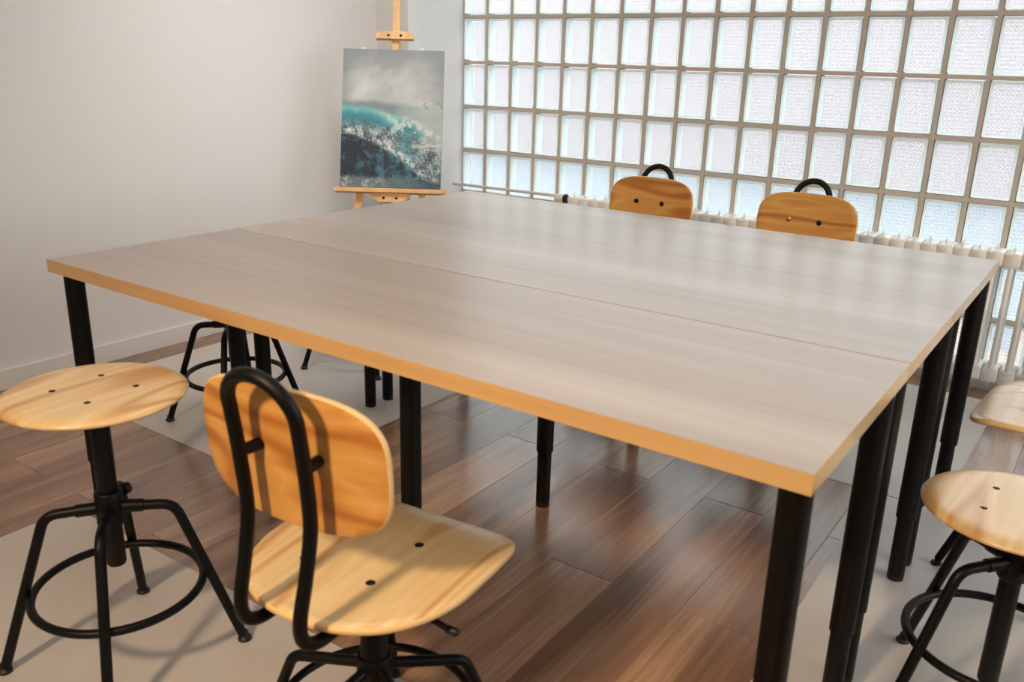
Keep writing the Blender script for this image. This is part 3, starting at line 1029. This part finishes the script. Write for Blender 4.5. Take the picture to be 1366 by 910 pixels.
def paint(u, v):
    """u, v in 0..1, v = 0 at the foot; returns sRGB 0..255 and relief"""
    n1 = fbm(u, v, 3.0, 5, 1.3)
    n2 = fbm(u * 1.0 + v * 0.5, v * 2.2 - u * 0.9, 3.2, 5, 5.1)
    n3 = fbm(u, v * 1.4, 14, 5, 9.7)
    n4 = fbm(u * 0.8 + v * .3, v * 1.8 + u * .9, 70, 5, 2.9)
    relief = 0.0
    # sky
    sky = mixc((130, 132, 131), (176, 174, 168), sstep(0.98, 0.62, v) * 0.75 + n2 * 0.42)
    edge = min(u, 1 - u, 1 - v)
    sky = mixc(sky, (108, 111, 111), 0.5 * sstep(0.16, 0.0, edge))
    c = sky
    # sea body under a sloping horizon
    hor = 0.605 - 0.02 * u + 0.02 * n1
    sea = mixc((106, 118, 116), (146, 154, 147), sstep(0.35, 0.9, u) + 0.35 * n2)
    c = mixc(c, sea, sstep(hor + 0.03, hor - 0.02, v))
    rip = abs(fbm(u * 0.6, v + 0.22 * (u - .6), 11, 3, 7.7))
    if u > 0.55:
        c = mixc(c, (82, 86, 84), sstep(0.05, 0.0, rip) * sstep(0.66, 0.62, v) * sstep(0.56, 0.6, v) * sstep(.55, .7, u))
    # teal band sloping to the right
    tb_ = 0.535 - 0.17 * u * u - 0.02 * u + 0.018 * n1
    t_up = tb_ + 0.045
    teal = mixc((120, 164, 158), (46, 112, 122), sstep(tb_ + 0.035, tb_ - 0.045, v) + 0.35 * n1)
    c = mixc(c, teal, sstep(t_up + 0.02, t_up - 0.02, v) * sstep(0.95, 0.6, u + 0.2 * n3))
    # foam haze right of the teal
    fo = sstep(0.12, 0.42, n3 + 0.35 * n4 + 0.10)
    band = sstep(t_up + 0.03 + .03 * n1, t_up - 0.03, v)
    c = mixc(c, (186, 184, 176), fo * band * sstep(0.28, 0.62, u) * sstep(0.30, 0.42, v) * 0.85)
    relief += fo * band * 0.4
    # crest line
    cr_ = 0.405 - 0.05 * u - 0.55 * u * u + 0.16 * u ** 3 + 0.014 * n3 + 0.012 * n1
    d = v - cr_
    # churn above the crest
    churn = mixc((52, 64, 70), (166, 170, 168), sstep(-0.5, 0.65, n4 + 0.7 * n3))
    churn = mixc(churn, (58, 112, 120), sstep(-0.1, 0.5, n1) * 0.55)
    top = tb_ - 0.055
    c = mixc(c, churn, sstep(top + 0.02, top - 0.025, v + 0.03 * n3))
    relief += sstep(top, top - .02, v) * (0.5 + 0.5 * n4)
    # white strokes along the crest
    w = math.exp(-((d - 0.012) / (0.022 + 0.012 * u)) ** 2)
    c = mixc(c, (200, 194, 187), w * sstep(-0.5, 0.4, n4 + n3 + 0.02) * 0.9 * (1 - 0.35 * sstep(0.8, 1.0, u)))
    relief += w * 0.7
    st = math.exp(-((v - (0.315 - 0.05 * (1 - u))) / 0.012) ** 2) * sstep(0.72, 0.8, u + .05 * n3)
    c = mixc(c, (190, 176, 168), st * 0.7)
    # dark face of the wave below the crest
    dark = mixc((24, 36, 45), (54, 92, 102), sstep(-0.2, 0.7, n3 + 0.5 * n1 + 0.25 * sstep(0.25, 0.55, u)))
    c = mixc(c, dark, sstep(-0.004, -0.03, d))
    c = mixc(c, (62, 118, 124), sstep(-0.01, -0.03, d) * sstep(-0.085, -0.04, d) * sstep(0.42, 0.62, u) * sstep(-.1, .3, n3) * 0.75)
    # foam water at the foot
    fb = 0.088 + 0.02 * n1 - 0.035 * u
    low = mixc((92, 99, 102), (150, 150, 145), sstep(0.0, 0.6, n3 + n4 * 0.5) * sstep(0.75, 0.2, u))
    low = mixc(low, (74, 94, 104), sstep(0.3, 0.6, u) * 0.7)
    low = mixc(low, (40, 58, 66), sstep(0.65, 0.95, u) * 0.6)
    c = mixc(c, low, sstep(fb + 0.02, fb - 0.025, v))
    return tuple(q_ * k_ for q_, k_ in zip(c, (1.10, 1.13, 1.16))), relief


PWD, PHT, PTH = 0.473, 0.647, 0.018
bm = bmesh.new()
cl = bm.loops.layers.float_color.new('paint')
NX, NY = 130, 178
grid = []
cols = {}
for i in range(NX + 1):
    row = []
    for j in range(NY + 1):
        u, v = i / NX, j / NY
        c, rl = paint(u, v)
        vert = bm.verts.new(((u - 0.5) * PWD, -PTH - 0.0022 * rl, v * PHT))
        cols[vert] = lin(*[max(0, min(255, q_)) for q_ in c])
        row.append(vert)
    grid.append(row)
for i in range(NX):
    for j in range(NY):
        f = bm.faces.new((grid[i][j], grid[i + 1][j], grid[i + 1][j + 1], grid[i][j + 1]))
        for lp in f.loops:
            lp[cl] = cols[lp.vert]
b0 = [bm.verts.new((x * PWD / 2, 0, z * PHT)) for x, z in ((-1, 0), (1, 0), (1, 1), (-1, 1))]
bm.faces.new(b0).material_index = 1
sides = [[g[0] for g in grid], grid[-1], [g[-1] for g in grid][::-1], grid[0][::-1]]
for k, sd in enumerate(sides):
    f = bm.faces.new([b0[k]] + sd + [b0[(k + 1) % 4]]); f.material_index = 1
mt, nt, N, L, P = newmat('oil_paint')
at = N.new('ShaderNodeAttribute'); at.attribute_name = 'paint'
L.new(at.outputs['Color'], P.inputs['Base Color']); P.inputs['Roughness'].default_value = 0.55
nz = N.new('ShaderNodeTexNoise'); nz.inputs['Scale'].default_value = 160
tcn = N.new('ShaderNodeTexCoord'); L.new(tcn.outputs['Object'], nz.inputs['Vector'])
bp = N.new('ShaderNodeBump'); bp.inputs['Strength'].default_value = 0.15; bp.inputs['Distance'].default_value = 0.002
L.new(nz.outputs[0], bp.inputs['Height']); L.new(bp.outputs[0], P.inputs['Normal'])
pic = link_mesh('painting', bm, [mt, M['canvas_side']], smooth=False)
tag(pic, 'grey and teal stormy seascape on canvas standing on the easel', 'painting')
pic.location = (PB.x, PB.y, zf); pic.rotation_euler = (0, 0, EA)
pic.rotation_mode = 'XYZ'
pic.matrix_world = Matrix.Translation((PB.x, PB.y, zf)) @ Matrix.Rotation(EA, 4, 'Z') @ Matrix.Rotation(-LEAN, 4, 'X')
for x in (-0.143, 0.132):
    bm = bmesh.new(); lathe(bm, [(0.0, -0.004), (0.013, -0.003), (0.015, 0.0), (0.013, 0.004), (0.0, 0.006)], (0, 0, 0), 14, 'Y')
    o = link_mesh('canvas_clip', bm, M['clip'], pic); o.location = (x, -0.010, PHT - 0.003)
